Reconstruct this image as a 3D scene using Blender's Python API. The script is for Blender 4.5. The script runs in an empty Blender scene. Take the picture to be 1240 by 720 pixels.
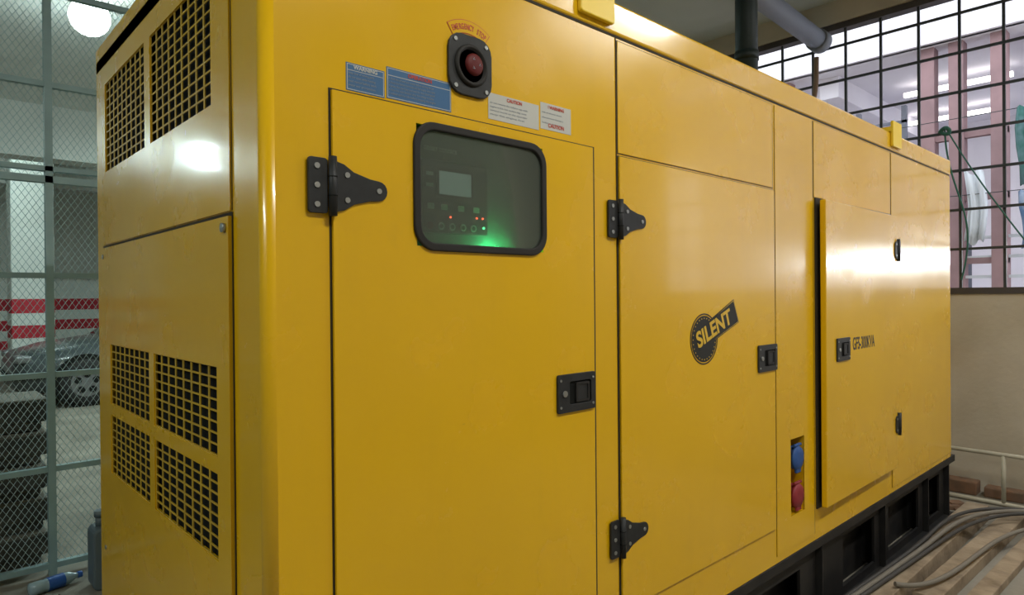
import bpy, bmesh, math, random
from mathutils import Vector, Matrix, noise
random.seed(7)
sc = bpy.context.scene
COL = sc.collection
XF = [None]

# ------------------------------------------------------------------ materials
def mat(name, col, rough=0.5, metal=0.0, col2=None, nscale=6.0, bump=0.0, bscale=60.0, coat=0.0, emis=None, estr=0.0, spec=0.5, detail=6.0, lo=0.35, hi=0.7):
    m = bpy.data.materials.new(name); m.use_nodes = True
    nt = m.node_tree; b = nt.nodes['Principled BSDF']
    b.inputs['Base Color'].default_value = (*col, 1)
    b.inputs['Roughness'].default_value = rough
    b.inputs['Metallic'].default_value = metal
    b.inputs['Specular IOR Level'].default_value = spec
    if coat: b.inputs['Coat Weight'].default_value = coat
    tc = nt.nodes.new('ShaderNodeNewGeometry')
    if col2 is not None:
        n = nt.nodes.new('ShaderNodeTexNoise'); n.inputs['Scale'].default_value = nscale; n.inputs['Detail'].default_value = detail
        nt.links.new(tc.outputs['Position'], n.inputs['Vector'])
        r = nt.nodes.new('ShaderNodeValToRGB')
        r.color_ramp.elements[0].position = lo; r.color_ramp.elements[0].color = (*col, 1)
        r.color_ramp.elements[1].position = hi; r.color_ramp.elements[1].color = (*col2, 1)
        nt.links.new(n.outputs['Fac'], r.inputs['Fac']); nt.links.new(r.outputs['Color'], b.inputs['Base Color'])
    if bump:
        n2 = nt.nodes.new('ShaderNodeTexNoise'); n2.inputs['Scale'].default_value = bscale; n2.inputs['Detail'].default_value = 4
        nt.links.new(tc.outputs['Position'], n2.inputs['Vector'])
        bp = nt.nodes.new('ShaderNodeBump'); bp.inputs['Strength'].default_value = bump; bp.inputs['Distance'].default_value = 0.01
        nt.links.new(n2.outputs['Fac'], bp.inputs['Height']); nt.links.new(bp.outputs['Normal'], b.inputs['Normal'])
    if emis:
        b.inputs['Emission Color'].default_value = (*emis, 1); b.inputs['Emission Strength'].default_value = estr
    return m

YEL = mat('yellow_paint', (0.80, 0.465, 0.004), 0.28, col2=(0.75, 0.43, 0.005), nscale=2.2, bump=0.05, bscale=2.5, lo=0.3, hi=0.75, coat=0.35)
def grime(m):
    nt = m.node_tree; b = nt.nodes['Principled BSDF']; b.inputs['Coat Roughness'].default_value = 0.08
    N = nt.nodes.new; Lk = nt.links.new
    geo = N('ShaderNodeNewGeometry')
    def layer(src, scl, nscale, lo, hi, amt, col, det=8.0):
        mp = N('ShaderNodeMapping'); mp.inputs['Scale'].default_value = scl
        n = N('ShaderNodeTexNoise'); n.inputs['Scale'].default_value = nscale; n.inputs['Detail'].default_value = det; n.inputs['Roughness'].default_value = .65
        r = N('ShaderNodeMapRange'); r.inputs['From Min'].default_value = lo; r.inputs['From Max'].default_value = hi; r.inputs['To Min'].default_value = 0; r.inputs['To Max'].default_value = amt
        mx = N('ShaderNodeMixRGB'); mx.inputs[2].default_value = (*col, 1)
        Lk(geo.outputs['Position'], mp.inputs[0]); Lk(mp.outputs[0], n.inputs['Vector']); Lk(n.outputs['Fac'], r.inputs[0]); Lk(r.outputs[0], mx.inputs[0]); Lk(src, mx.inputs[1])
        return mx.outputs[0], r.outputs[0]
    c = b.inputs['Base Color'].links[0].from_socket
    c, f1 = layer(c, (5, 5, .7), 1.6, .54, .82, .13, (.48, .29, .02))
    c, f2 = layer(c, (1, 1, 1), 9.0, .64, .82, .13, (.40, .25, .04))
    c, f3 = layer(c, (1, 1, 2.2), 38.0, .73, .80, .30, (.30, .20, .05), 3.0)
    Lk(c, b.inputs['Base Color'])
    rr = N('ShaderNodeMapRange'); rr.inputs['To Min'].default_value = .22; rr.inputs['To Max'].default_value = .31
    n = N('ShaderNodeTexNoise'); n.inputs['Scale'].default_value = 5; n.inputs['Detail'].default_value = 8
    Lk(geo.outputs['Position'], n.inputs['Vector']); rr.inputs['From Min'].default_value = .4; rr.inputs['From Max'].default_value = .7
    Lk(n.outputs['Fac'], rr.inputs[0]); Lk(rr.outputs[0], b.inputs['Roughness'])
grime(YEL)
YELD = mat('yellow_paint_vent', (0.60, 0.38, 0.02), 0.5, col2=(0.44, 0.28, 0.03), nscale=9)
DARK = mat('dark_foam', (0.010, 0.011, 0.010), 0.95, spec=.2)
SEAM = mat('seam_shade_and_seal', (0.03, 0.022, 0.008), 0.8)  # dark tone painted in for shade in panel gaps, also the door seal
SEAML = mat('seam_shadow', (0.12, 0.075, 0.01), 0.7)
BLK = mat('black_hardware', (0.016, 0.017, 0.018), 0.5, col2=(0.026, 0.027, 0.028), nscale=40, spec=.35)
RUB = mat('black_rubber', (0.018, 0.016, 0.014), 0.65, spec=.35)
SKID = mat('black_skid_paint', (0.010, 0.010, 0.011), 0.55, col2=(0.024, 0.022, 0.020), nscale=8, spec=.35)
SCREW = mat('screw_steel', (0.38, 0.39, 0.38), 0.4, metal=0.9)
BLUE = mat('label_blue', (0.03, 0.12, 0.27), 0.55)
WHT = mat('label_white', (0.52, 0.52, 0.48), 0.55)
REDL = mat('label_red', (0.50, 0.05, 0.02), 0.55)
BLUET = mat('label_text_grey', (0.25, 0.28, 0.33), 0.5)
RED = mat('button_red', (0.11, 0.009, 0.009), 0.55, spec=.3)
PANELG = mat('control_panel_grey', (0.15, 0.19, 0.17), 0.5)
CTRL = mat('controller_plastic', (0.045, 0.055, 0.055), 0.45)
LCD = mat('lcd_screen', (0.23, 0.29, 0.26), 0.3, emis=(0.5, 0.62, 0.56), estr=0.24)
LINE = mat('print_grey', (0.6, 0.65, 0.65), 0.5)
LEDR = mat('led_red', (0.6, 0.05, 0.02), 0.4, emis=(1, 0.1, 0.04), estr=5)
LEDG = mat('led_green', (0.05, 0.6, 0.15), 0.4, emis=(0.1, 1, 0.3), estr=5)
CONC = mat('concrete_floor', (0.30, 0.275, 0.225), 0.75, col2=(0.16, 0.145, 0.115), nscale=1.8, bump=0.3, bscale=25)
CEIL = mat('ceiling_plaster', (0.58, 0.60, 0.57), 0.9, col2=(0.50, 0.52, 0.50), nscale=1.2)
WALL = mat('wall_plaster', (0.56, 0.50, 0.41), 0.85, col2=(0.45, 0.39, 0.30), nscale=2.0, bump=0.2, bscale=30)
FEN = mat('fence_paint', (0.30, 0.44, 0.46), 0.5, col2=(0.24, 0.36, 0.38), nscale=7)
WIRE = mat('fence_wire', (0.38, 0.50, 0.51), 0.45, metal=0.2)
BAR = mat('grille_bar', (0.035, 0.04, 0.045), 0.5)
SILL = mat('window_sill', (0.06, 0.05, 0.05), 0.6)
CARP = mat('car_paint', (0.055, 0.07, 0.075), 0.3, coat=0.4)
GLS = mat('car_glass', (0.02, 0.03, 0.035), 0.08)
TYRE = mat('tyre_rubber', (0.015, 0.015, 0.015), 0.8)
RIM = mat('rim_alloy', (0.22, 0.23, 0.24), 0.4, metal=0.7)
BLOCK = mat('dark_block', (0.035, 0.037, 0.033), 0.85, col2=(0.09, 0.09, 0.075), nscale=7, bump=0.7, bscale=18)
WOOD = mat('weathered_wood', (0.36, 0.28, 0.19), 0.8, col2=(0.19, 0.14, 0.09), nscale=9, bump=0.4, bscale=40)
CABLE = mat('cable_rubber', (0.05, 0.046, 0.042), 0.65)
CABLEG = mat('cable_grey', (0.18, 0.16, 0.13), 0.65)
PVC = mat('pvc_cream', (0.48, 0.45, 0.36), 0.55, col2=(0.36, 0.33, 0.25), nscale=8)
PVCG = mat('pipe_grey', (0.20, 0.22, 0.27), 0.55)
EXH = mat('exhaust_dark', (0.010, 0.018, 0.018), 0.5, spec=.3)
BOTB = mat('bottle_plastic', (0.35, 0.48, 0.55), 0.15)
BOTL = mat('bottle_label', (0.03, 0.12, 0.45), 0.4)
CAN = mat('jerrycan_plastic', (0.12, 0.16, 0.19), 0.5)
BRICK = mat('brick_rubble', (0.22, 0.12, 0.07), 0.85, col2=(0.14, 0.09, 0.06), nscale=12)
OWALL = mat('exterior_wall', (0.78, 0.76, 0.81), 0.8, col2=(0.68, 0.66, 0.72), nscale=0.8)
PINK = mat('exterior_pillar', (0.36, 0.23, 0.24), 0.8, col2=(0.26, 0.17, 0.18), nscale=3)
OGND = mat('exterior_ground', (0.45, 0.43, 0.40), 0.9)
NETG = mat('shade_net_green', (0.03, 0.13, 0.11), 0.8, col2=(0.12, 0.22, 0.24), nscale=9)
NETB = mat('tarp_blue', (0.10, 0.20, 0.36), 0.7, col2=(0.34, 0.40, 0.50), nscale=9)
ROPE = mat('rope_green', (0.03, 0.12, 0.09), 0.8)
TUBE = mat('lamp_tube', (1, 1, 1), 0.4, emis=(0.85, 1, 0.97), estr=18)
TUBEO = mat('lamp_tube_ext', (1, 1, 1), 0.4, emis=(1, 0.95, 0.9), estr=4)
LAMPB = mat('lamp_body', (0.7, 0.7, 0.7), 0.5)
SOCB = mat('socket_blue', (0.02, 0.08, 0.28), 0.55)
SOCR = mat('socket_red', (0.26, 0.02, 0.03), 0.55)
LETY = mat('logo_yellow', (0.70, 0.44, 0.02), 0.5)
LOGO = mat('logo_black', (0.02, 0.02, 0.018), 0.6, spec=.3)
RUST = mat('pipe_foam', (0.20, 0.13, 0.09), 0.9)
CLO = mat('cloth_white', (0.62, 0.66, 0.70), 0.9)

def pale_tops(m):  # mixes a paler grey into upward-facing sides
    nt = m.node_tree; b = nt.nodes['Principled BSDF']
    src = b.inputs['Base Color'].links[0].from_socket
    g = nt.nodes.new('ShaderNodeNewGeometry'); s = nt.nodes.new('ShaderNodeSeparateXYZ'); mx = nt.nodes.new('ShaderNodeMixRGB')
    nt.links.new(g.outputs['Normal'], s.inputs[0]); nt.links.new(s.outputs['Z'], mx.inputs[0])
    nt.links.new(src, mx.inputs[1]); mx.inputs[2].default_value = (.20, .19, .16, 1); nt.links.new(mx.outputs[0], b.inputs['Base Color'])
pale_tops(BLOCK)

def stripe_mat():
    m = bpy.data.materials.new('striped_wall_paint'); m.use_nodes = True
    nt = m.node_tree; b = nt.nodes['Principled BSDF']; b.inputs['Roughness'].default_value = 0.7
    g = nt.nodes.new('ShaderNodeNewGeometry'); s = nt.nodes.new('ShaderNodeSeparateXYZ')
    mul = nt.nodes.new('ShaderNodeMath'); mul.operation = 'MULTIPLY'; mul.inputs[1].default_value = 0.5
    r = nt.nodes.new('ShaderNodeValToRGB'); r.color_ramp.interpolation = 'CONSTANT'
    W = (0.70, 0.74, 0.70, 1); R = (0.50, 0.02, 0.04, 1)
    e = r.color_ramp.elements
    e[0].position = 0; e[0].color = W; e[1].position = 0.225; e[1].color = R
    for p, c in ((0.315, W), (0.41, R), (0.505, W), (0.6, R), (0.71, W)):
        k = e.new(p); k.color = c
    nt.links.new(g.outputs['Position'], s.inputs[0]); nt.links.new(s.outputs['Z'], mul.inputs[0])
    nt.links.new(mul.outputs[0], r.inputs['Fac']); nt.links.new(r.outputs['Color'], b.inputs['Base Color'])
    return m
STRIPE = stripe_mat()

def glass_mat():
    m = bpy.data.materials.new('window_pane'); m.use_nodes = True
    nt = m.node_tree; nt.nodes.remove(nt.nodes['Principled BSDF'])
    out = nt.nodes['Material Output']
    t = nt.nodes.new('ShaderNodeBsdfTransparent'); t.inputs[0].default_value = (0.88, 0.95, 0.92, 1)
    g = nt.nodes.new('ShaderNodeBsdfGlossy'); g.inputs['Roughness'].default_value = 0.12
    d = nt.nodes.new('ShaderNodeBsdfDiffuse'); d.inputs[0].default_value = (0.18, 0.215, 0.18, 1)
    f = nt.nodes.new('ShaderNodeFresnel'); f.inputs[0].default_value = 1.45
    a = nt.nodes.new('ShaderNodeMixShader'); a.inputs[0].default_value = 0.30
    c = nt.nodes.new('ShaderNodeMixShader')
    nt.links.new(t.outputs[0], a.inputs[1]); nt.links.new(d.outputs[0], a.inputs[2])
    nt.links.new(f.outputs[0], c.inputs[0]); nt.links.new(a.outputs[0], c.inputs[1]); nt.links.new(g.outputs[0], c.inputs[2])
    nt.links.new(c.outputs[0], out.inputs[0])
    return m
PANE = glass_mat()

# ------------------------------------------------------------------ helpers
def grp(name, loc=(0, 0, 0)):
    e = bpy.data.objects.new(name, None); e.location = loc; e.empty_display_size = 0.1
    COL.objects.link(e); return e
def adopt(o, p):
    if p is not None:
        o.parent = p; o.matrix_parent_inverse = Matrix.Translation(-Vector(p.location))
def mk(name, verts, faces, m, parent=None, smooth=False, bev=0, seg=2):
    if XF[0] is not None: verts = [XF[0] @ Vector(v) for v in verts]
    me = bpy.data.meshes.new(name); me.from_pydata([tuple(v) for v in verts], [], faces)
    bm = bmesh.new(); bm.from_mesh(me); bmesh.ops.recalc_face_normals(bm, faces=bm.faces); bm.to_mesh(me); bm.free()
    me.materials.append(m)
    if smooth:
        for p in me.polygons: p.use_smooth = True
    o = bpy.data.objects.new(name, me); COL.objects.link(o); adopt(o, parent)
    if bev:
        md = o.modifiers.new('bevel', 'BEVEL'); md.width = bev; md.segments = seg; md.limit_method = 'ANGLE'; md.angle_limit = math.radians(40)
    return o
BF = [(0, 1, 3, 2), (4, 6, 7, 5), (0, 4, 5, 1), (2, 3, 7, 6), (0, 2, 6, 4), (1, 5, 7, 3)]
def bv(x0, x1, y0, y1, z0, z1):
    return [Vector((x, y, z)) for x in (x0, x1) for y in (y0, y1) for z in (z0, z1)]
def box(name, x0, x1, y0, y1, z0, z1, m, parent=None, bev=0, seg=2):
    return mk(name, bv(x0, x1, y0, y1, z0, z1), BF, m, parent, bev=bev, seg=seg)
def boxes(name, lst, m, parent=None, bev=0):
    V = []; F = []
    for b in lst:
        n = len(V); V += bv(*b); F += [tuple(i + n for i in f) for f in BF]
    return mk(name, V, F, m, parent, bev=bev)
def rrect(x0, x1, z0, z1, r, n=6):
    P = []
    for cx, cz, a0 in ((x1 - r, z1 - r, 0), (x0 + r, z1 - r, 90), (x0 + r, z0 + r, 180), (x1 - r, z0 + r, 270)):
        for i in range(n + 1):
            a = math.radians(a0 + 90 * i / n); P.append((cx + r * math.cos(a), cz + r * math.sin(a)))
    return P
def prism(name, P, y0, y1, m, parent=None, bev=0):
    n = len(P)
    V = [(x, y0, z) for x, z in P] + [(x, y1, z) for x, z in P]
    F = [tuple(range(n)), tuple(range(2 * n - 1, n - 1, -1))] + [(i, (i + 1) % n, n + (i + 1) % n, n + i) for i in range(n)]
    return mk(name, V, F, m, parent, bev=bev)
def ring(name, O, I, y0, y1, m, parent=None, bev=0):
    n = len(O)
    V = [(x, y0, z) for x, z in O] + [(x, y0, z) for x, z in I] + [(x, y1, z) for x, z in O] + [(x, y1, z) for x, z in I]
    F = []
    for i in range(n):
        j = (i + 1) % n
        F += [(i, j, n + j, n + i), (2 * n + i, 3 * n + i, 3 * n + j, 2 * n + j), (i, 2 * n + i, 2 * n + j, j), (n + i, n + j, 3 * n + j, 3 * n + i)]
    return mk(name, V, F, m, parent, bev=bev)
def perf(name, axis, a0, a1, z0, z1, holes, t0, t1, m, parent=None):
    """plate with rectangular holes; axis 'x' -> spans x,z thick in y; 'y' -> spans y,z thick in x"""
    A = sorted({round(v, 5) for v in [a0, a1] + [h[0] for h in holes] + [h[1] for h in holes]})
    Z = sorted({round(v, 5) for v in [z0, z1] + [h[2] for h in holes] + [h[3] for h in holes]})
    def solid(i, j):
        if i < 0 or j < 0 or i >= len(A) - 1 or j >= len(Z) - 1: return False
        ca = (A[i] + A[i + 1]) / 2; cz = (Z[j] + Z[j + 1]) / 2
        return not any(h[0] < ca < h[1] and h[2] < cz < h[3] for h in holes)
    V = []; D = {}; F = []
    def vi(i, j, k):
        if (i, j, k) not in D:
            t = t0 if k == 0 else t1
            V.append((A[i], t, Z[j]) if axis == 'x' else (t, A[i], Z[j])); D[(i, j, k)] = len(V) - 1
        return D[(i, j, k)]
    for i in range(len(A) - 1):
        for j in range(len(Z) - 1):
            if not solid(i, j): continue
            for k in (0, 1): F.append((vi(i, j, k), vi(i + 1, j, k), vi(i + 1, j + 1, k), vi(i, j + 1, k)))
            for di, dj, e in ((-1, 0, ((i, j), (i, j + 1))), (1, 0, ((i + 1, j), (i + 1, j + 1))), (0, -1, ((i, j), (i + 1, j))), (0, 1, ((i, j + 1), (i + 1, j + 1)))):
                if not solid(i + di, j + dj):
                    (p, q), (r, s) = e; F.append((vi(p, q, 0), vi(r, s, 0), vi(r, s, 1), vi(p, q, 1)))
    return mk(name, V, F, m, parent)
def cyl(name, c0, c1, r, m, parent=None, n=24, r1=None, bev=0, smooth=True):
    c0 = Vector(c0); c1 = Vector(c1); d = (c1 - c0).normalized(); r1 = r if r1 is None else r1
    u = d.orthogonal().normalized(); w = d.cross(u)
    V = []
    for c, rr in ((c0, r), (c1, r1)):
        for i in range(n):
            a = 2 * math.pi * i / n; V.append(c + rr * (math.cos(a) * u + math.sin(a) * w))
    F = [(i, (i + 1) % n, n + (i + 1) % n, n + i) for i in range(n)] + [tuple(range(n)), tuple(range(2 * n - 1, n - 1, -1))]
    o = mk(name, V, F, m, parent, bev=bev)
    if smooth:
        for p in o.data.polygons:
            if len(p.vertices) == 4: p.use_smooth = True
    return o
def lathe(name, prof, c, m, parent=None, n=28, axis=(0, 0, 1)):
    ax = Vector(axis).normalized(); u = ax.orthogonal().normalized(); w = ax.cross(u); c = Vector(c)
    V = []; F = []
    for r, h in prof:
        for i in range(n):
            a = 2 * math.pi * i / n; V.append(c + ax * h + r * (math.cos(a) * u + math.sin(a) * w))
    for k in range(len(prof) - 1):
        for i in range(n):
            j = (i + 1) % n; F.append((k * n + i, k * n + j, (k + 1) * n + j, (k + 1) * n + i))
    F.append(tuple(range(n))); F.append(tuple(range((len(prof) - 1) * n, len(prof) * n)))
    return mk(name, V, F, m, parent, smooth=True)
def tube(name, pts, r, m, parent=None, smoothc=True):
    cu = bpy.data.curves.new(name, 'CURVE'); cu.dimensions = '3D'; cu.bevel_depth = r; cu.bevel_resolution = 3; cu.use_fill_caps = True
    if smoothc:
        s = cu.splines.new('NURBS'); s.points.add(len(pts) - 1)
        for p, q in zip(s.points, pts): p.co = (*q, 1)
        s.use_endpoint_u = True; s.order_u = 4; s.resolution_u = 8
    else:
        s = cu.splines.new('POLY'); s.points.add(len(pts) - 1)
        for p, q in zip(s.points, pts): p.co = (*q, 1)
    cu.materials.append(m)
    o = bpy.data.objects.new(name, cu); COL.objects.link(o); adopt(o, parent); return o
def text(name, s, x, y, z, size, m, parent, sx=1.0, rot=0.0, align='LEFT', ext=0.0002, bold=0.0):
    cu = bpy.data.curves.new(name, 'FONT'); cu.body = s; cu.size = size; cu.align_x = align; cu.align_y = 'CENTER'; cu.extrude = ext; cu.offset = bold
    o = bpy.data.objects.new(name + '_t', cu); COL.objects.link(o)
    M = Matrix.Translation((x, y, z)) @ Matrix.Rotation(math.radians(90), 4, 'X') @ Matrix.Rotation(rot, 4, 'Z') @ Matrix.Diagonal((sx, 1, 1, 1))
    bpy.context.view_layer.update()
    me = bpy.data.meshes.new_from_object(o.evaluated_get(bpy.context.evaluated_depsgraph_get()))
    bpy.data.objects.remove(o)
    me.transform(M)
    if XF[0] is not None: me.transform(XF[0])
    me.materials.clear(); me.materials.append(m)
    q = bpy.data.objects.new(name, me); COL.objects.link(q); adopt(q, parent); return q

# ================================================================== GENERATOR
FX = 0.466; FY = 1.15; BX = 4.79; BY = 2.52; ZB = 0.393; ZT = 2.137
G = grp('diesel_generator', (2.6, 1.85, 0))
body = box('canopy_body', FX, BX, FY, BY, ZB, ZT + 0.05, YEL, G)
bm = bmesh.new(); bm.from_mesh(body.data)
ve = [e for e in bm.edges if abs(e.verts[0].co.x - e.verts[1].co.x) < 1e-5 and abs(e.verts[0].co.y - e.verts[1].co.y) < 1e-5]
bmesh.ops.bevel(bm, geom=ve, offset=0.022, segments=6, affect='EDGES', profile=0.5)
bm.to_mesh(body.data); bm.free()
cut = boxes('cutter', [
    (FX - .05, FX + .09, 1.375, 2.37, 1.80, 2.10),
    (FX - .05, FX + .09, 1.36, 2.31, 0.88, 1.29),
    (.76, 1.34, FY - .05, FY + .075, 1.49, 1.815),
    (2.537, 2.66, FY - .05, FY + .075, .545, .845)], DARK)
md = body.modifiers.new('cut', 'BOOLEAN'); md.object = cut; md.operation = 'DIFFERENCE'; md.solver = 'EXACT'
bpy.context.view_layer.update()
nm = bpy.data.meshes.new_from_object(body.evaluated_get(bpy.context.evaluated_depsgraph_get()))
body.modifiers.clear(); body.data = nm; bpy.data.objects.remove(cut)
nm.materials.clear(); nm.materials.append(YEL)
for p in nm.polygons:
    p.material_index = 0
    p.use_smooth = (abs(p.normal.x) < .999 and abs(p.normal.y) < .999 and abs(p.normal.z) < .5)
# roof
roof = box('roof', FX, BX + .006, FY - .005, BY + .006, ZT + .004, 2.235, YEL, G)
bm = bmesh.new(); bm.from_mesh(roof.data)
ve = [e for e in bm.edges if abs(e.verts[0].co.x - e.verts[1].co.x) < 1e-5 and abs(e.verts[0].co.y - e.verts[1].co.y) < 1e-5]
bmesh.ops.bevel(bm, geom=ve, offset=0.022, segments=6, affect='EDGES', profile=0.5)
bm.to_mesh(roof.data); bm.free()
md = roof.modifiers.new('bevel', 'BEVEL'); md.width = .010; md.segments = 3; md.limit_method = 'ANGLE'; md.angle_limit = math.radians(60)
box('roof_seam', FX + .024, BX - .024, FY - .0012, FY + .02, ZT - .001, ZT + .006, SEAM, G)
box('roof_deck', FX + .25, BX - .25, FY + .2, BY - .2, 2.235, 2.255, YEL, G, bev=.006)
TAB = mat('bracket_yellow', (0.90, 0.62, 0.02), 0.4)
for i, (x, w) in enumerate(((1.30, .14), (3.69, .13))):
    P = rrect(x, x + w, 2.160, 2.290, .008, 3)
    prism('lifting_bracket_%d' % (i + 1), P, FY - .020, FY - .006, TAB, G, bev=.003)
    box('lifting_bracket_foot_%d' % (i + 1), x, x + w, FY - .01, FY + .09, 2.236, 2.262, TAB, G, bev=.003)

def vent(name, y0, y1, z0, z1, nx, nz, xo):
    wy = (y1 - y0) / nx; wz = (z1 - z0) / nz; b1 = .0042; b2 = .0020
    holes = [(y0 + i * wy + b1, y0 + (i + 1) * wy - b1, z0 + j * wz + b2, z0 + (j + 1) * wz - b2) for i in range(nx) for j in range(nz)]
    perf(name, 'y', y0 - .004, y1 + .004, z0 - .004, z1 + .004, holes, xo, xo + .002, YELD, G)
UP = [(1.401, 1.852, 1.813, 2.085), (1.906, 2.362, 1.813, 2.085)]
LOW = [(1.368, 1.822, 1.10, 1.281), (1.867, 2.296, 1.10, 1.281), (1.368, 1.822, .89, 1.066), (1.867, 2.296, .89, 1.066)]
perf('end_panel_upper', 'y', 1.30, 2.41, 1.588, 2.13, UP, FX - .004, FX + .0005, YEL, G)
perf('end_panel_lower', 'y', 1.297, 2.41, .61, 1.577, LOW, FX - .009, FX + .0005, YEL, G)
perf('end_panel_gap_shade', 'y', 1.293, 2.414, .606, 1.585, [(1.34, 2.33, .86, 1.31)], FX - .002, FX + .0003, SEAM, G)  # dark sheet standing in for the shade along the panel gap
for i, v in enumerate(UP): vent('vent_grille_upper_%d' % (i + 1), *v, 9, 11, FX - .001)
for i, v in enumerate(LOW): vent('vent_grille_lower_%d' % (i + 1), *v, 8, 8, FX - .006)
box('vent_foam_upper', FX + .008, FX + .09, 1.376, 2.369, 1.801, 2.099, DARK, G)
box('vent_foam_lower', FX + .005, FX + .09, 1.361, 2.309, .881, 1.289, DARK, G)
box('end_panel_upper_edge', FX - .0015, FX, 1.2955, 1.2985, 1.588, 2.13, SEAML, G)
cyl('end_panel_lock', (FX - .016, 1.315, 1.555), (FX - .008, 1.315, 1.555), .009, SCREW, G, n=14)
for k, (y, z) in enumerate(((1.32, .64), (2.38, .64), (2.38, 1.55))):
    cyl('end_panel_screw_%d' % k, (FX - .012, y, z), (FX - .008, y, z), .007, SCREW, G, n=10)

def panel(name, x0, x1, z0, z1, pro=.005, gap=.003, gm=SEAM, holes=(), gr=None):
    perf(name + '_gap_shade', 'x', x0 - gap, x1 + (gr or gap), z0 - gap, z1 + gap, list(holes), FY - .0012, FY + .0003, gm, G)  # dark strip painted in for the shade in the gap around the panel
    o = perf(name, 'x', x0, x1, z0, z1, list(holes), FY - pro, FY - .001, YEL, G)
    if not holes:
        md = o.modifiers.new('b', 'BEVEL'); md.width = .0015; md.segments = 2
    return o
panel('door_1', .597, 1.355, .53, 1.812, .008, .0045, SEAM, [(.787, 1.162, 1.525, 1.781)], gr=.013)
panel('door_2', 1.470, 2.403, .53, 1.805, .008, .0035, gr=.015)
panel('panel_upper_1', 1.470, 2.400, 1.815, 2.128, .003, .0022, SEAML, gr=.006)
panel('panel_upper_2', 2.768, 3.690, 1.815, 2.128, .003, .0022, SEAML, gr=.007)
panel('panel_mid', 2.420, 2.755, .42, 2.128, .003, .0010, SEAML, holes=[(2.537, 2.66, .545, .845)], gr=.008)
panel('panel_end', 3.702, 4.765, .42, 2.128, .004, .0022, SEAML)
box('post_seam', 1.4625, 1.4655, FY - .002, FY, .40, ZT, SEAM, G)
box('door_3_frame', 2.776, 3.70, FY - .006, FY + .0003, .52, 1.812, SEAM, G)
XF[0] = Matrix.Translation((3.69, FY - .006, 0)) @ Matrix.Rotation(math.radians(0.75), 4, 'Z') @ Matrix.Translation((-3.69, -(FY - .006), 0))
D3 = FY - .032
box('door_3', 2.782, 3.688, D3, FY - .008, .53, 1.803, YEL, G, bev=.004)
def latch(name, x0, z, y, w=.145, h=.098):
    x1 = x0 + w; z0 = z - h / 2; z1 = z + h / 2
    O = rrect(x0, x1, z0, z1, .006, 3)
    ix0, ix1, iz0, iz1 = x0 + w * .30, x0 + w * .88, z0 + h * .2, z1 - h * .2
    I = rrect(ix0, ix1, iz0, iz1, .006, 3)
    ring(name + '_plate', O, I, y - .007, y, BLK, G, bev=.0012)
    prism(name + '_recess', I, y - .0015, y, DARK, G)
    prism(name + '_paddle', rrect(ix0 + .028, ix1 - .012, iz0 + .008, iz1 - .008, .003, 2), y - .006, y - .001, BLK, G, bev=.001)
    ring(name + '_paddle_rim', rrect(ix0 + .024, ix1 - .008, iz0 + .004, iz1 - .004, .004, 3), rrect(ix0 + .030, ix1 - .014, iz0 + .010, iz1 - .010, .003, 3), y - .0085, y - .001, RUB, G)
    cyl(name + '_lock', (x0 + w * .17, y - .010, z), (x0 + w * .17, y - .006, z), .008, SCREW, G, n=16)
    for k, (a, b) in enumerate(((.07, .85), (.93, .85), (.07, .15), (.93, .15))):
        cyl('%s_screw_%d' % (name, k), (x0 + w * a, y - .0085, z0 + h * b), (x0 + w * a, y - .006, z0 + h * b), .0036, SCREW, G, n=8)
def hinge(name, xc, z, y, mir=1, h=.104, short=False):
    def mp(a): return xc + mir * a
    lp = sorted((mp(-.047), mp(-.008)))
    prism(name + '_leaf', rrect(lp[0], lp[1], z - h / 2, z + h / 2, .006, 3), y - .006, y, BLK, G, bev=.001)
    if short:
        Q = [(.008, h / 2 - .006), (.034, h / 2 - .010), (.046, h / 2 - .022), (.046, -h / 2 + .022), (.034, -h / 2 + .010), (.008, -h / 2 + .006)]
        sc_ = ((.030, .028), (.030, -.028))
    else:
        P = [(.008, h / 2 - .004), (.024, h / 2 - .008), (.045, h * .30), (.080, h * .21), (.100, h * .19)]
        arc = [(.100 + .0195 * math.sin(a), .0195 * math.cos(a)) for a in [math.pi * i / 8 for i in range(1, 8)]]
        Q = P + arc + [(a, -b) for a, b in reversed(P)]
        sc_ = ((.030, .024), (.030, -.024), (.100, 0))
    prism(name + '_strap', [(mp(a), z + b) for a, b in Q], y - .010, y - .005, BLK, G, bev=.001)
    cyl(name + '_knuckle', (xc, y - .010, z - h / 2 - .004), (xc, y - .010, z + h / 2 + .004), .0080, BLK, G, n=16)
    for k, dz in enumerate((-.018, .018)):
        cyl('%s_pin_ring_%d' % (name, k), (xc, y - .010, z + dz - .001), (xc, y - .010, z + dz + .001), .0086, DARK, G, n=16)
    for k, (a, b) in enumerate(((-.030, .036), (-.030, 0), (-.030, -.036))):
        cyl('%s_screw_%d' % (name, k), (mp(a), y - .008, z + b), (mp(a), y - .005, z + b), .0055, SCREW, G, n=10)
    for k, (a, b) in enumerate(sc_):
        cyl('%s_strap_screw_%d' % (name, k), (mp(a), y - .012, z + b), (mp(a), y - .009, z + b), .0055, SCREW, G, n=10)
latch('door_3_latch', 2.885, 1.175, D3)
text('model_text', 'GFS-300KVA', 3.075, D3 - .0005, 1.188, .078, LOGO, G, sx=.66, bold=.0012)
XF[0] = None
latch('door_1_latch', 1.205, 1.167, FY - .008)
latch('door_2_latch', 2.262, 1.180, FY - .008)
for nme, xc, y, mi in (('door_1_hinge', .594, FY - .003, 1), ('door_2_hinge', 1.4665, FY - .003, 1)):
    hinge(nme + '_top', xc, 1.628, y, mi); hinge(nme + '_bottom', xc, .740, y, mi)
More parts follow.
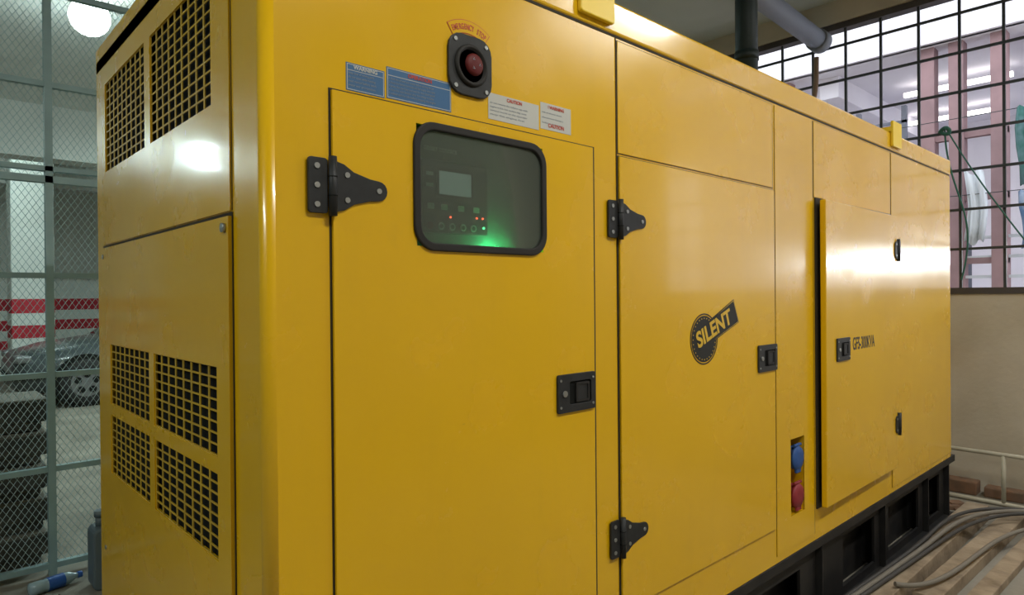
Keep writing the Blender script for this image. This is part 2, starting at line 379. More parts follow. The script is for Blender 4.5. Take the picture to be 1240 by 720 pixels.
for nme, z in (('door_3_hinge_top', 1.63), ('door_3_hinge_bottom', .75)):
    hinge(nme, 3.697, z, FY - .028, -1, short=True)
    box(nme + '_spacer', 3.706, 3.742, FY - .028, FY - .004, z - .05, z + .05, BLK, G)

# --- control window
y0 = FY - .008
ring('window_gasket', rrect(.778, 1.171, 1.515, 1.789, .052, 8), rrect(.794, 1.155, 1.532, 1.772, .040, 8), y0 - .007, y0 + .002, RUB, G, bev=.003)
prism('window_pane', rrect(.786, 1.163, 1.524, 1.782, .045, 8), y0 + .000, y0 + .001, PANE, G)
cy = FY + .048
box('control_board', .762, 1.338, cy, FY + .074, 1.492, 1.813, PANELG, G)
prism('controller', rrect(.832, 1.020, 1.560, 1.722, .006, 3), cy - .012, cy, CTRL, G, bev=.002)
yc = cy - .0125
prism('controller_lcd_bezel', rrect(.870, .975, 1.640, 1.706, .004, 3), yc - .001, yc, BLK, G)
prism('controller_lcd', rrect(.877, .968, 1.647, 1.699, .002, 3), yc - .002, yc - .0009, LCD, G)
text('controller_brand', 'GENSET CONTROL', .836, yc, 1.745, .012, LINE, G, sx=.9)
for k, z in enumerate((1.69, 1.665)):
    box('controller_mark_%d' % k, .842, .862, yc - .0005, yc, z - .004, z + .004, LINE, G)
for k, (x, z) in enumerate(((.845, 1.612), (.882, 1.612), (.93, 1.612), (.975, 1.612))):
    prism('controller_icon_%d' % k, rrect(x, x + .018, z, z + .013, .002, 2), yc - .001, yc, LINE, G)
for k in range(5):
    x = .850 + k * .031
    cyl('controller_button_%d' % k, (x, yc - .003, 1.575), (x, yc, 1.575), .0085, LINE if k else RED, G, n=16)
    cyl('controller_button_face_%d' % k, (x, yc - .0035, 1.575), (x, yc - .002, 1.575), .0050, CTRL if k else RED, G, n=16)
for k, (x, z) in enumerate(((.908, 1.597), (.985, 1.600), (1.003, 1.600))):
    cyl('led_red_%d' % k, (x, yc - .002, z), (x, yc, z), .0024, LEDR, G, n=10)
cyl('led_green', (1.006, yc - .002, 1.578), (1.006, yc, 1.578), .003, LEDG, G, n=10)
boxes('green_indicator_strip', [(1.00, 1.055, cy - .016, cy, 1.523, 1.533)], LEDG, G, bev=.002)
gl = bpy.data.lights.new('green_glow', 'POINT'); gl.energy = 0.5; gl.color = (.05, 1, .3); gl.shadow_soft_size = .008
go = bpy.data.objects.new('green_glow', gl); go.location = (1.035, cy - .026, 1.532); COL.objects.link(go); adopt(go, G)

# --- emergency stop
ex, ez = .937, 1.934; yf = FY
P = rrect(ex - .062, ex + .062, ez - .068, ez + .068, .036, 4)
prism('emergency_stop_base', P, yf - .008, yf, BLK, G, bev=.002)
for k, (a, b) in enumerate(((-1, -1), (1, -1), (-1, 1), (1, 1))):
    cyl('emergency_stop_screw_%d' % k, (ex + a * .044, yf - .010, ez + b * .051), (ex + a * .044, yf - .007, ez + b * .051), .0048, SCREW, G, n=10)
lathe('emergency_stop_collar', [(.047, .007), (.047, .011), (.043, .015), (.038, .014), (.036, .008)], (ex, yf, ez), RUB, G, axis=(0, -1, 0))
lathe('emergency_stop_button', [(.012, .006), (.012, .012), (.022, .014), (.0245, .017), (.024, .021), (.018, .024), (.006, .025)], (ex, yf, ez), RED, G, axis=(0, -1, 0))
for k in range(3):
    a = k * 2.1; text('emergency_stop_arrow_%d' % k, '>', ex + .012 * math.cos(a), yf - .0255, ez + .012 * math.sin(a), .012, BLUET, G, rot=a + 1.57, align='CENTER')
def arcstrip(name, r0, r1, a0, a1, y, m, cz):
    n = 14; V = []; F = []
    for i in range(n + 1):
        a = math.radians(a0 + (a1 - a0) * i / n)
        for r in (r0, r1):
            for yy in (y, y + .0006): V.append((ex + r * math.cos(a), yy, cz + r * math.sin(a)))
    for i in range(n):
        b = i * 4; F += [(b, b + 2, b + 6, b + 4), (b + 1, b + 5, b + 7, b + 3), (b, b + 4, b + 5, b + 1), (b + 2, b + 3, b + 7, b + 6)]
    F += [(0, 1, 3, 2), (n * 4, n * 4 + 2, n * 4 + 3, n * 4 + 1)]
    return mk(name, V, F, m, G)
cz = ez - .005
arcstrip('emergency_label_border', .078, .1085, 55, 125, yf - .0008, REDL, cz)
arcstrip('emergency_label_ground', .0795, .107, 56, 124, yf - .0013, YEL, cz)
S = 'EMERGENCY STOP'
for i, ch in enumerate(S):
    if ch == ' ': continue
    a = math.radians(119.5 - i * (59.0 / (len(S) - 1)))
    text('emergency_label_char_%d' % i, ch, ex + .0925 * math.cos(a), yf - .0016, cz + .0925 * math.sin(a), .0175, REDL, G, sx=.58, rot=a - math.pi / 2, align='CENTER', bold=.0005)

# --- labels
def label(name, x0, x1, z0, z1, bg, fg, title, lines, title_m=None, sh=.0, frame=None):
    def P(a0, a1, c0, c1): return [(a0, c0), (a1, c0), (a1, c1), (a0, c1)]
    prism(name, P(x0, x1, z0, z1), yf - .0008, yf, bg, G)
    h = z1 - z0
    if frame:
        ring(name + '_frame', P(x0 + .002, x1 - .002, z0 + .002, z1 - .002), P(x0 + .0032, x1 - .0032, z0 + .0032, z1 - .0032), yf - .0011, yf - .0007, frame, G)
        box(name + '_rule', x0 + .003, x1 - .003, yf - .0011, yf - .0007, z1 - .27 * h, z1 - .25 * h, frame, G)
    text(name + '_title', title, (x0 + x1) / 2, yf - .0014, z1 - .14 * h, .011, title_m or fg, G, align='CENTER', bold=.0003)
    n = len(lines)
    for i, l in enumerate(lines):
        text('%s_line_%d' % (name, i), l, x0 + .005, yf - .0010, z1 - h * (.36 + .58 * i / n), .0060, fg, G, sx=(x1 - x0 - .012) / (.0032 * len(l)))
label('label_warning_blue', .630, .716, 1.820, 1.874, BLUE, BLUET, 'WARNING', ['keep clear of moving parts', 'do not open while running', 'read manual before work', 'wear ear protection'], title_m=WHT, frame=WHT)
label('label_operation_blue', .721, .885, 1.822, 1.886, BLUE, BLUET, 'OPERATION', ['1 check the oil level and coolant before starting the set', '2 check the battery terminals and fuel supply valve open', '3 press the start key and wait for the rated speed', '4 close the main breaker after the voltage is stable', '5 unload and run idle before stopping the engine'], title_m=REDL, frame=WHT)
label('label_caution_white', .993, 1.158, 1.828, 1.889, WHT, BLUET, 'CAUTION', ['do not remove the radiator cap while', 'engine is hot. hot coolant may cause', 'serious burns to the operator', 'stop the engine first'], title_m=REDL)
label('label_warning_white', 1.164, 1.276, 1.834, 1.900, WHT, BLUET, '! WARNING', ['risk of electric shock', 'disconnect battery', 'before servicing'], title_m=REDL)
text('label_caution_word', 'CAUTION', 1.22, yf - .0014, 1.845, .013, REDL, G, align='CENTER', bold=.0003)

# --- logo
lx, lz = 1.903, 1.272; yl = FY - .0085
circ = lambda r, n=48: [(lx + r * math.cos(2 * math.pi * i / n), lz + r * math.sin(2 * math.pi * i / n)) for i in range(n)]
ring('logo_ring', circ(.083), circ(.079), yl - .0006, yl + .0005, LOGO, G)
prism('logo_disc', circ(.075), yl - .0006, yl + .0005, LOGO, G)
for k in range(28):
    a = 2 * math.pi * k / 28
    cyl('logo_dot_%d' % k, (lx + .067 * math.cos(a), yl - .0010, lz + .067 * math.sin(a)), (lx + .067 * math.cos(a), yl - .0004, lz + .067 * math.sin(a)), .0022, LETY, G, n=6)
ang = math.radians(20)
def L(a, b): return (lx + a * math.cos(ang) - b * math.sin(ang), lz + a * math.sin(ang) + b * math.cos(ang))
prism('logo_band_border', [L(-.02, -.029), L(.229, -.033), L(.222, .054), L(.0, .042)], yl - .0004, yl + .0005, LOGO, G)
prism('logo_band_gap', [L(.06, -.0265), L(.2265, -.0305), L(.2195, .0515), L(.05, .040)], yl - .0008, yl + .0004, LETY, G)
prism('logo_band', [L(-.04, -.024), L(.224, -.028), L(.217, .049), L(-.04, .037)], yl - .0012, yl + .0004, LOGO, G)
tt = L(-.045, .008)
text('logo_text', 'SILENT', tt[0], yl - .0016, tt[1], .072, LETY, G, sx=1.02, rot=ang, bold=.0022)

# --- sockets
box('socket_backplate', 2.539, 2.658, FY + .06, FY + .074, .547, .843, YELD, G)
for nme, z, m in (('socket_blue', .765, SOCB), ('socket_red', .615, SOCR)):
    cyl(nme + '_body', (2.605, FY + .06, z), (2.605, FY + .006, z - .006), .044, m, G, n=24, bev=.003)
    lathe(nme + '_lid', [(.047, 0), (.048, .008), (.044, .014), (.02, .016)], (2.605, FY + .008, z - .004), m, G, axis=(0, -1, 0))
    box(nme + '_lid_tab', 2.585, 2.625, FY - .006, FY + .006, z - .062, z - .04, m, G, bev=.004)
    cyl(nme + '_hinge', (2.575, FY + .002, z + .048), (2.635, FY + .002, z + .048), .006, m, G, n=12)

# --- skid base
holes = [(1.2, 1.6, .08, .28), (2.2, 2.7, .08, .28), (3.15, 3.55, .07, .30), (3.75, 4.25, .07, .30), (4.42, 4.66, .07, .30)]
perf('skid_web', 'x', FX + .02, BX + .02, 0.0, .385, holes, FY + .035, FY + .047, SKID, G)
perf('skid_web_back', 'x', FX + .02, BX + .02, 0.0, .385, holes, BY - .047, BY - .035, SKID, G)
boxes('skid_flanges', [(FX + .01, BX + .06, FY - .004, FY + .09, .352, .392), (FX + .01, BX + .06, FY - .004, FY + .09, 0, .03),
    (FX + .01, BX + .06, BY - .09, BY - .01, .352, .392), (FX + .01, BX + .06, BY - .09, BY - .01, 0, .03)], SKID, G, bev=.003)
boxes('skid_ribs', [(x, x + .012, FY + .006, FY + .12, .03, .352) for x in (.9, 1.7, 2.1, 2.85, 3.62, 4.33, 4.75)], SKID, G)
boxes('skid_ends_dark_core', [(FX + .012, FX + .024, FY + .03, BY - .03, 0, .39), (BX + .02, BX + .032, FY + .03, BY - .03, 0, .39), (FX + .03, BX, FY + .12, BY - .12, .005, .37)], SKID, G)  # last box is a dark core added to blacken the skid openings

# ================================================================== ROOM
XE = 5.6
box('floor', -6, XE + .15, -3.5, 15.5, -.12, 0, CONC)
box('ceiling', -6, XE + .15, -3.5, 15.5, 3.8, 3.95, CEIL)
perf('wall_east', 'y', -3.5, 15.5, 0, 3.8, [(-1.6, 3.25, 1.44, 3.62)], XE, XE + .15, WALL)
box('wall_south', -6, XE, -3.65, -3.5, 0, 3.8, WALL)
box('wall_west', -6.15, -6, -3.5, 15.5, 0, 3.8, WALL)
box('wall_north', -6, XE, 15.5, 15.65, 0, 3.8, STRIPE)
for i, q in enumerate(((-6, XE, 9.8, 10.15, 3.15, 3.8), (-6, XE, 13.4, 13.7, 3.3, 3.8), (-6, XE, 4.5, 4.8, 3.5, 3.8), (2.2, 2.5, -3.5, 4.05, 3.55, 3.8))):
    box('trim_%d' % (i + 1), *q, CEIL)
def pillar(x0, y0, w=.55):
    p = grp('parking_pillar', (x0 + w / 2, y0 + w / 2, 0)); box('shaft', x0, x0 + w, y0, y0 + w, 0, 3.8, STRIPE, p, bev=.015); return p
pillar(1.18, 12.45); pillar(-2.3, 12.4)

# window grille
W = grp('window_1', (XE + .07, .8, 1.44))
boxes('frame', [(XE - .01, XE + .16, -1.6, 3.25, 1.40, 1.445), (XE + .02, XE + .12, -1.6, 3.25, 3.57, 3.62), (XE + .02, XE + .12, 3.2, 3.25, 1.44, 3.6), (XE + .02, XE + .12, -1.6, -1.55, 1.44, 3.6)], SILL, W)
t = .009
boxes('vertical_bars', [(XE + .05 - t, XE + .05 + t, y - t, y + t, 1.44, 3.6) for y in [1.03 + .262 * i for i in range(-10, 9)]], BAR, W)
boxes('horizontal_bars', [(XE + .032 - t, XE + .032 + t, -1.56, 3.21, z - t, z + t) for z in [1.44 + .285 * i for i in range(1, 8)]], BAR, W)
R = grp('green_rope', (5.55, 1.35, 1.6))
tube('rope_1', [(5.58, 1.37, 2.6), (5.55, 1.36, 2.4), (5.56, 1.28, 2.1), (5.58, 1.2, 1.8), (5.57, 1.27, 1.5)], .006, ROPE, R)
tube('rope_2', [(5.58, 1.36, 2.6), (5.56, 1.22, 2.3), (5.56, 1.05, 2.0), (5.58, .9, 1.75)], .005, ROPE, R)
tube('knot', [(5.57, 1.40, 2.58), (5.53, 1.36, 2.62), (5.57, 1.32, 2.58), (5.55, 1.36, 2.54), (5.57, 1.41, 2.6), (5.54, 1.35, 2.6)], .013, ROPE, R)

# overhead pipe, exhaust
p = grp('overhead_pipe', (4, 2.2, 3.5))
cyl('pipe', (2.55, 2.22, 3.62), (5.5, 2.22, 3.46), .075, PVCG, p)
cyl('pipe_collar', (5.42, 2.22, 3.464), (5.52, 2.22, 3.459), .088, PVCG, p)
for x in (3.2, 4.8): cyl('hanger_%d' % x, (x, 2.22, 3.5), (x, 2.22, 3.8), .008, BAR, p, n=8)
p = grp('exhaust_pipe', (3.56, 1.85, 2.25))
cyl('stack', (3.56, 1.85, 2.25), (3.56, 1.85, 3.8), .062, EXH, p)
cyl('flange', (3.56, 1.85, 2.255), (3.56, 1.85, 2.285), .10, EXH, p)
cyl('coupling', (3.56, 1.85, 2.75), (3.56, 1.85, 2.80), .067, EXH, p)
rp = grp('water_pipe', (5.5, 2.6, 3.0))
tube('rusty_pipe', [(5.52, 3.1, 2.95), (5.52, 2.4, 2.95), (5.52, 2.3, 2.95), (5.52, 2.26, 3.05), (5.52, 2.26, 3.35)], .02, RUST, rp)

# lamps
def lamp(x, y, z, L_=1.2, axis='x', e=40, col=(.9, 1, .97)):
    g = grp('fluorescent_lamp', (x, y, z))
    a = L_ / 2
    if axis == 'x':
        box('housing', x - a, x + a, y - .06, y + .06, z + .03, z + .08, LAMPB, g, bev=.008); cyl('tube', (x - a + .03, y, z + .01), (x + a - .03, y, z + .01), .018, TUBE, g, n=12)
        boxes('end_caps', [(x - a, x - a + .03, y - .02, y + .02, z - .015, z + .035), (x + a - .03, x + a, y - .02, y + .02, z - .015, z + .035)], LAMPB, g)
    else:
        box('housing', x - .06, x + .06, y - a, y + a, z + .03, z + .08, LAMPB, g, bev=.008); cyl('tube', (x, y - a + .03, z + .01), (x, y + a - .03, z + .01), .018, TUBE, g, n=12)
        boxes('end_caps', [(x - .02, x + .02, y - a, y - a + .03, z - .015, z + .035), (x - .02, x + .02, y + a - .03, y + a, z - .015, z + .035)], LAMPB, g)
    cyl('suspension', (x, y, z + .07), (x, y, 3.798), .008, LAMPB, g, n=8)
    l = bpy.data.lights.new('tube_light', 'AREA'); l.shape = 'RECTANGLE'; l.size = L_ if axis == 'x' else .08; l.size_y = .08 if axis == 'x' else L_; l.energy = e; l.color = col
    o = bpy.data.objects.new('tube_light', l); o.location = (x, y, z - .02); COL.objects.link(o); adopt(o, g)
def globe(x, y, z, e, r=.11, col=(.75, 1, .97)):
    g = grp('pendant_lamp', (x, y, z))
    prof = [(r * math.sin(math.pi * k / 12), -r * math.cos(math.pi * k / 12)) for k in range(1, 12)]
    lathe('bulb', prof, (x, y, z), TUBE, g, n=20)
    lathe('cap', [(.05, r * .8), (.05, r + .04), (.03, r + .06)], (x, y, z), LAMPB, g)
    cyl('rod', (x, y, z + r + .04), (x, y, 3.798), .008, LAMPB, g, n=8)
    l = bpy.data.lights.new('bulb_light', 'POINT'); l.energy = e; l.color = col; l.shadow_soft_size = r * 1.05
    o = bpy.data.objects.new('bulb_light', l); o.location = (x, y, z); COL.objects.link(o); adopt(o, g)
globe(1.06, 5.9, 3.58, 620, r=.14)
globe(1.0, 11.5, 3.5, 280)
globe(-1.95, 8.9, 3.25, 420, r=.15)
lamp(3.6, 8.0, 3.6, e=140, col=(.78, 1, .97))
lamp(1.2, -.9, 3.66, e=56, col=(1, .98, .91))  # unseen tube, added to light the generator's front face
lamp(4.2, -.9, 3.66, e=50, col=(1, .97, .90))  # second unseen tube added as fill on the front face
lamp(-2.5, .8, 3.66, axis='y', e=62, col=(.92, 1, .95))

# ================================================================== FENCE
F = grp('wire_mesh_fence', (1, 4.1, 0)); fy = 4.1
xs = [.547 + 1.02 * i for i in range(-5, 5)]
xl, xr = -4.9, XE - .01
rails = [(xl, xr, fy - .018, fy + .018, z - .014, z + .014) for z in (.05, .545, 1.03, 1.54, 2.52, 3.0, 3.45)]
rails += [(xl, xr, fy - .022, fy + .022, 2.015, 2.05), (xl, xr, fy - .022, fy + .022, 2.075, 2.10)]
boxes('rails', rails, FEN, F)
boxes('posts', [(x - .017, x + .017, fy - .022, fy + .022, 0, 3.78) for x in xs], FEN, F)
V = []; FF = []
H = 3.45; sl = 1.55; sp = .030; r = .0013
x = xl - H / sl
while x < xr + H / sl:
    for s in (1, -1):
        z0, z1 = .05, H
        def xa(z): return x + s * (z - .05) / sl
        if s > 0:
            if xa(z0) < xl: z0 = .05 + (xl - x) * sl
            if xa(z1) > xr: z1 = .05 + (xr - x) * sl
        else:
            if xa(z0) > xr: z0 = .05 + (x - xr) * sl
            if xa(z1) < xl: z1 = .05 + (x - xl) * sl
        if z1 - z0 < .02: continue
        n = len(V)
        for z in (z0, z1):
            c = xa(z); V += [(c - r, fy, z), (c + r, fy - r, z), (c + r, fy + r, z)]
        FF += [(n, n + 1, n + 4, n + 3), (n + 1, n + 2, n + 5, n + 4), (n + 2, n, n + 3, n + 5)]
    x += sp
mk('wire_mesh', V, FF, WIRE, F)

# ================================================================== block stack
B = grp('concrete_block_stack', (.1, 4.5, 0))
V = []; FF = []; z = 0.0
for c in range(5):
    h = .178
    x = -.85
    while x < .5:
        w = .36
        ox = random.uniform(-.014, .014); xe = min(x + w, .575)
        for part in ((x, xe, 4.30, 4.72, z + .05, z + h - .004), (x + .02, xe - .03, 4.325, 4.70, z, z + .055)):
            n = len(V); V += bv(part[0] + ox, part[1] + ox - .006, part[2] + ox, part[3], part[4], part[5]); FF += [tuple(i + n for i in f) for f in BF]
        x += w
    z += h
mk('blocks', V, FF, BLOCK, B, bev=.016)

# jerrycan
J = grp('jerry_can', (.74, 3.75, 0))
prism('can_body', rrect(.655, .90, .0, .30, .03, 4), 3.70, 3.84, CAN, J, bev=.012)
cyl('spout', (.70, 3.77, .295), (.70, 3.77, .35), .022, CAN, J); cyl('cap', (.70, 3.77, .345), (.70, 3.77, .375), .028, CAN, J)
tube('handle', [(.75, 3.77, .29), (.76, 3.77, .35), (.82, 3.77, .355), (.86, 3.77, .35), (.87, 3.77, .29)], .012, CAN, J)
# bottle
Bo = grp('water_bottle', (.5, 3.9, 0))
lathe('bottle', [(.012, 0), (.031, .004), (.032, .05), (.029, .06), (.032, .07), (.032, .15), (.028, .175), (.013, .20), (.013, .215)], (.42, 3.86, .033), BOTB, Bo, axis=(1, .25, 0))
lathe('bottle_label', [(.0325, .075), (.0328, .078), (.0328, .145), (.0325, .148)], (.42, 3.86, .033), BOTL, Bo, axis=(1, .25, 0))
lathe('bottle_cap', [(.015, .21), (.016, .212), (.016, .228), (.015, .23)], (.42, 3.86, .033), BOTL, Bo, axis=(1, .25, 0))
def rubble(name, n_, fx, fyy, m, smin, smax, cen):
    g = grp(name, cen); V = []; FF = []
    for i in range(n_):
        x = random.uniform(*fx); y = random.uniform(*fyy); s = random.uniform(smin, smax)
        n = len(V); M = Matrix.Rotation(random.random() * 3, 4, 'Z')
        V += [Vector((x, y, s * .5)) + M @ q for q in bv(-s, s * random.uniform(.7, 1.6), -s, s, -s * .5, s * .6)]
        FF += [tuple(k + n for k in f) for f in BF]
    mk('stones', V, FF, m, g, bev=.004)
rubble('rubble_pile', 55, (.1, .58), (3.05, 3.74), BLOCK, .008, .03, (.4, 3.4, 0))
rubble('rubble_pile', 22, (4.96, 5.18), (1.14, 1.9), BRICK, .01, .035, (5.1, 1.5, 0))

# ================================================================== CAR (front toward -x)
C = grp('car', (3.2, 11.05, 0)); cy0 = 11.08
def loft(name, st, m, sect, cap=True):
    V = []; FF = []; k = None
    for s in st:
        pts = sect(s); k = len(pts); V += pts
    for i in range(len(st) - 1):
        for j in range(k):
            jj = (j + 1) % k; FF.append((i * k + j, i * k + jj, (i + 1) * k + jj, (i + 1) * k + j))
    FF += [tuple(range(k)), tuple(range((len(st) - 1) * k, len(st) * k))]
    return mk(name, V, FF, m, C, smooth=True)
def sec(s):
    x, zb, zt, hw = s
    P = [(-.82, 0), (-.96, .12), (-1.0, .38), (-.99, .68), (-.93, .86), (-.80, .96), (-.4, 1.0), (.4, 1.0), (.80, .96), (.93, .86), (.99, .68), (1.0, .38), (.96, .12), (.82, 0)]
    return [(x, cy0 + a * hw, zb + b * (zt - zb)) for a, b in P]
loft('car_body', [(.98, .34, .60, .58), (1.02, .24, .68, .72), (1.15, .20, .74, .82), (1.4, .19, .81, .86), (1.9, .18, .88, .88), (2.3, .18, .93, .88), (3.2, .18, .95, .88), (4.3, .19, .97, .88), (4.9, .20, .98, .87), (5.25, .25, .95, .82), (5.38, .35, .85, .72)], CARP, sec)
def secg(s):
    x, zb, zt, hw = s
    P = [(-.98, 0), (-.90, .5), (-.80, .93), (-.66, 1.0), (.66, 1.0), (.80, .93), (.90, .5), (.98, 0)]
    return [(x, cy0 + a * hw, zb + b * (zt - zb)) for a, b in P]
loft('car_greenhouse', [(2.05, .88, .90, .82), (2.35, .90, 1.10, .82), (2.75, .92, 1.33, .82), (3.2, .92, 1.41, .82), (3.9, .92, 1.40, .82), (4.4, .93, 1.28, .81), (4.85, .95, .99, .80)], GLS, secg)
loft('car_roof', [(2.78, 1.32, 1.345, .62), (3.2, 1.38, 1.43, .64), (3.9, 1.37, 1.42, .64), (4.36, 1.28, 1.31, .62)], CARP, secg)
for k, x in enumerate((3.3, 4.0)): boxes('car_pillar_%d' % k, [(x, x + .06, cy0 - .80, cy0 - .66, .93, 1.38)], CARP, C)
for k, (x, s) in enumerate(((1.755, -1), (4.45, -1), (1.755, 1), (4.45, 1))):
    yy = cy0 + s * .80
    cyl('wheel_arch_%d' % k, (x, yy - s * .05, .33), (x, yy + s * .095, .33), .36, DARK, C, n=32)
    lathe('tyre_%d' % k, [(.20, 0), (.29, .0), (.315, .03), (.315, .15), (.29, .18), (.20, .18)], (x, yy - s * .06, .315), TYRE, C, axis=(0, s, 0))
    cyl('rim_%d' % k, (x, yy - s * .02, .315), (x, yy + s * .122, .315), .185, RIM, C, n=28)
    for q in range(5):
        a = q * 1.2566 + .3
        cyl('rim_hole_%d_%d' % (k, q), (x + .11 * math.cos(a), yy + s * .11, .315 + .11 * math.sin(a)), (x + .11 * math.cos(a), yy + s * .1245, .315 + .11 * math.sin(a)), .045, DARK, C, n=12)
boxes('headlights', [(1.0, 1.18, cy0 - .80, cy0 - .50, .60, .70), (1.0, 1.18, cy0 + .50, cy0 + .80, .60, .70)], RIM, C, bev=.03)
boxes('bumper_trim', [(.965, 1.35, cy0 - .875, cy0 + .875, .40, .45)], DARK, C, bev=.02)
box('door_moulding', 2.15, 4.05, cy0 - .895, cy0 - .87, .50, .55, DARK, C, bev=.01)

# ================================================================== right-hand floor clutter
Pf = grp('pipe_frame', (5.35, 1.2, 0))
cyl('top_rail', (5.3, .2, .34), (5.3, 2.2, .34), .014, PVC, Pf, n=16); cyl('bottom_rail', (5.3, .2, .016), (5.3, 2.2, .016), .014, PVC, Pf, n=16)
for k, y in enumerate((.3, .98, 1.62, 2.1)): cyl('upright_%d' % k, (5.3, y, .02), (5.3, y, .345), .013, PVC, Pf, n=16)
Br = grp('loose_brick', (5.48, 1.25, 0)); boxes('bricks', [(5.44, 5.56, 1.16, 1.38, 0, .09), (5.45, 5.56, .9, 1.12, 0, .07)], BRICK, Br, bev=.008)

def plank(name, cx, cyy, z, l, w, t, rot, parent, m=WOOD):
    M = Matrix.Translation((cx, cyy, z)) @ Matrix.Rotation(rot, 4, 'Z')
    return mk(name, [M @ v for v in bv(-l / 2, l / 2, -w / 2, w / 2, 0, t)], BF, m, parent, bev=.004)
P1 = grp('wooden_plank', (3.9, 1.05, 0)); plank('board', 3.95, 1.045, 0, 1.95, .12, .09, .0, P1)
P2 = grp('wooden_plank', (4.2, .88, 0)); plank('board', 4.15, .885, 0, 1.6, .11, .06, -.03, P2)
P3 = grp('wooden_plank', (4.2, .74, 0)); plank('board', 4.2, .735, 0, 1.4, .08, .04, -.03, P3)
Pa = grp('wooden_pallet', (4.62, .30, 0))
for k in range(3): plank('runner_%d' % k, 4.62, .08 + k * .24, 0, 1.0, .07, .07, .02, Pa)
for k in range(6): plank('slat_%d' % k, 4.18 + k * .175, .315 + k * .0035, .072, .10, .58, .02, .02, Pa)
Ca = grp('cable_bundle', (4.3, .9, 0))
for k in range(3):
    o = k * .05
    m = CABLEG if k in (1,) else CABLE
    tube('cable_%d' % k, [(2.9, 1.11 - o * .4, .105), (3.4, 1.09 - o * .5, .105), (3.9, 1.06 - o * .5, .11), (4.3, 1.08 - o * 1.1, .13), (4.75, 1.0 - o * 1.4, .12), (4.95, .7 - o, .12), (5.0 - o, .2, .13), (4.95 - o, -.6, .02)], .012 if k % 2 else .010, m, Ca)
tube('cable_loop', [(3.25, 1.0, .11), (3.35, .92, .08), (3.7, .85, .09), (4.2, .84, .09), (4.7, .72, .11), (4.9, .4, .12), (5.1, -.2, .02)], .011, CABLEG, Ca)

# ================================================================== OUTSIDE
box('ground_outside', XE + .15, 22, -12, 20, -.2, -.1, OGND)
Bd = grp('neighbour_building', (11, 3, -.1))
perf('back_wall', 'y', -5, 12, -.1, 8, [(2.6, 3.7, .9, 2.6), (.2, 1.2, .9, 2.4), (5, 6.2, .9, 2.6)], 12.0, 12.2, OWALL, Bd)
box('dark_rooms', 12.3, 12.4, -5, 12, -.1, 8, PVCG, Bd)
boxes('slabs', [(7.9, 12, -5, 12, 4.0, 4.25), (8.2, 12, -5, 12, 1.05, 1.2), (7.85, 7.95, -5, 12, 4.0, 5.2)], OWALL, Bd)
boxes('pillars', [(8.0, 8.16, y, y + .13, -.1, 4.0) for y in (-.6, 1.44, 1.80, 2.06, 3.6, 5.0)], PINK, Bd)
boxes('window_transoms', [(8.04, 8.12, 1.44, 2.19, z, z + .06) for z in (1.7, 2.35, 3.0)], PINK, Bd)
boxes('cross_beams', [(8.2, 12, y, y + .22, 3.75, 4.0) for y in (-1, 1.1, 3.1, 5.1)], OWALL, Bd)
boxes('stair_ladder', [(8.6, 8.66, 2.5, 2.55, 1.2, 3.6), (8.6, 8.66, 3.0, 3.05, 1.2, 3.6)] + [(8.6, 8.64, 2.5, 3.05, 1.4 + .25 * i, 1.43 + .25 * i) for i in range(9)], PVCG, Bd)
boxes('ceiling_tubes', [(9.2, 9.26, y, y + 1.1, 3.85, 3.9) for y in (-.2, 1.6, 3.4)] + [(10.8, 10.86, y, y + 1.1, 3.85, 3.9) for y in (0, 2, 4)], TUBEO, Bd)
boxes('railing', [(8.05, 8.08, -5, 12, z, z + .03) for z in (1.35, 1.55, 1.75, 1.95)], CLO, Bd)
boxes('railing_posts', [(8.05, 8.08, y, y + .03, 1.2, 1.97) for y in [-2 + .5 * i for i in range(20)]], CLO, Bd)
box('added_lamp_housing', 7.90, 7.96, -1.05, .55, 1.72, 1.80, LAMPB, Bd)  # invented lamp, added to throw streak highlights onto the generator doors
boxes('added_lamp_brackets', [(7.95, 8.06, -1.0, -.95, 1.74, 1.78), (7.95, 8.06, .45, .5, 1.74, 1.78)], LAMPB, Bd)
cyl('added_lamp_tube', (7.88, -1.0, 1.76), (7.88, .5, 1.76), .02, TUBE, Bd, n=12)
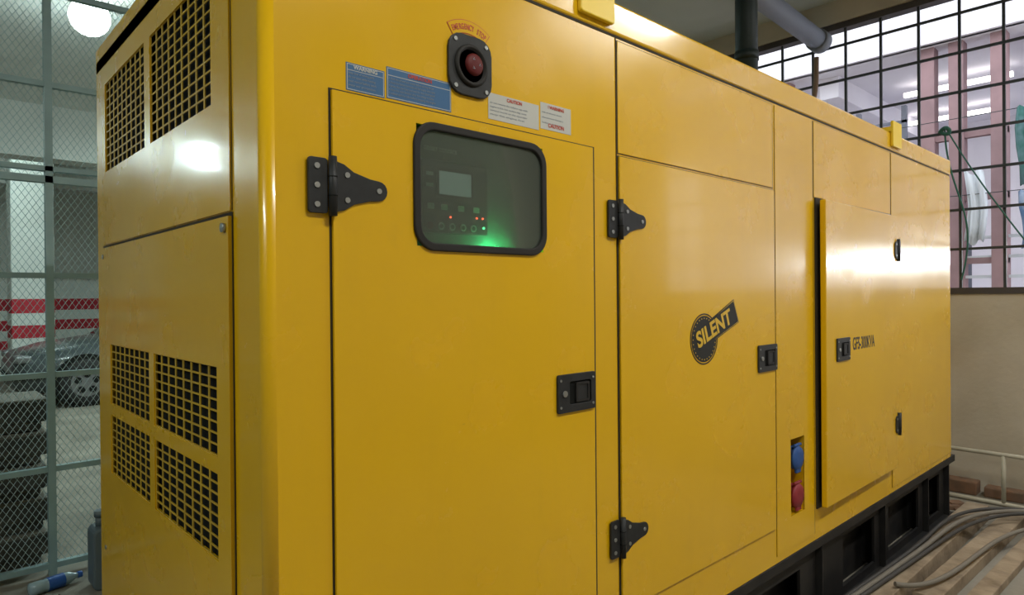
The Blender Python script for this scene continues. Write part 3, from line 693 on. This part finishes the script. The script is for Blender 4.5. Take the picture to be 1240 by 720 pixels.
l = bpy.data.lights.new('added_lamp_light', 'AREA'); l.shape = 'RECTANGLE'; l.size = .10; l.size_y = 1.5; l.energy = 13; l.color = (.95, .97, 1)
o = bpy.data.objects.new('added_lamp_light', l); o.location = (7.85, -.25, 1.76); o.rotation_euler = (0, math.radians(90), 0); COL.objects.link(o); adopt(o, Bd)
La = grp('hanging_laundry', (7.9, 1.8, 1.6))
for k, (y, w, zt, h, m) in enumerate(((1.12, .20, 3.15, .75, NETG), (1.08, .22, 2.35, .55, NETB), (1.58, .16, 2.6, .7, CLO))):
    V = []; FF = []; n = 8
    for i in range(n + 1):
        for j in range(5):
            V.append((7.80 + .03 * math.sin(i * 1.6 + j * .3 + k), y + w * i / n + .02 * math.sin(j * 1.3 + k), zt - h * j / 4 + .03 * math.sin(i * 1.1)))
    for i in range(n):
        for j in range(4): FF.append((i * 5 + j, i * 5 + j + 1, i * 5 + j + 6, i * 5 + j + 5))
    o = mk('cloth_%d' % k, V, FF, m, La, smooth=True); o.modifiers.new('s', 'SOLIDIFY').thickness = .006
for k, z in enumerate((3.16, 2.62, 2.38)): cyl('line_%d' % k, (7.80, -1, z), (7.80, 5, z), .004, BAR, La, n=6)
boxes('line_posts', [(7.77, 7.83, y - .03, y + .03, -.1, 3.3) for y in (-1, 5)], BAR, La)

# ================================================================== world + camera
w = bpy.data.worlds.new('World'); sc.world = w; w.use_nodes = True
bg = w.node_tree.nodes['Background']; bg.inputs[0].default_value = (.88, .93, 1.0, 1); bg.inputs[1].default_value = 2.9
cam = bpy.data.cameras.new('camera'); co = bpy.data.objects.new('camera', cam); COL.objects.link(co)
cam.sensor_width = 36; cam.lens = 36 * 795 / 1240; cam.clip_start = .05
M = Matrix.Rotation(math.radians(47.25 - 90), 4, 'Z') @ Matrix.Rotation(math.radians(90 - .22), 4, 'X') @ Matrix.Rotation(-.0085, 4, 'Z')
co.matrix_world = Matrix.Translation((0, 0, 1.42)) @ M
sc.camera = co
sc.view_settings.view_transform = 'Standard'
sc.view_settings.look = 'None'
sc.view_settings.exposure = 0.08
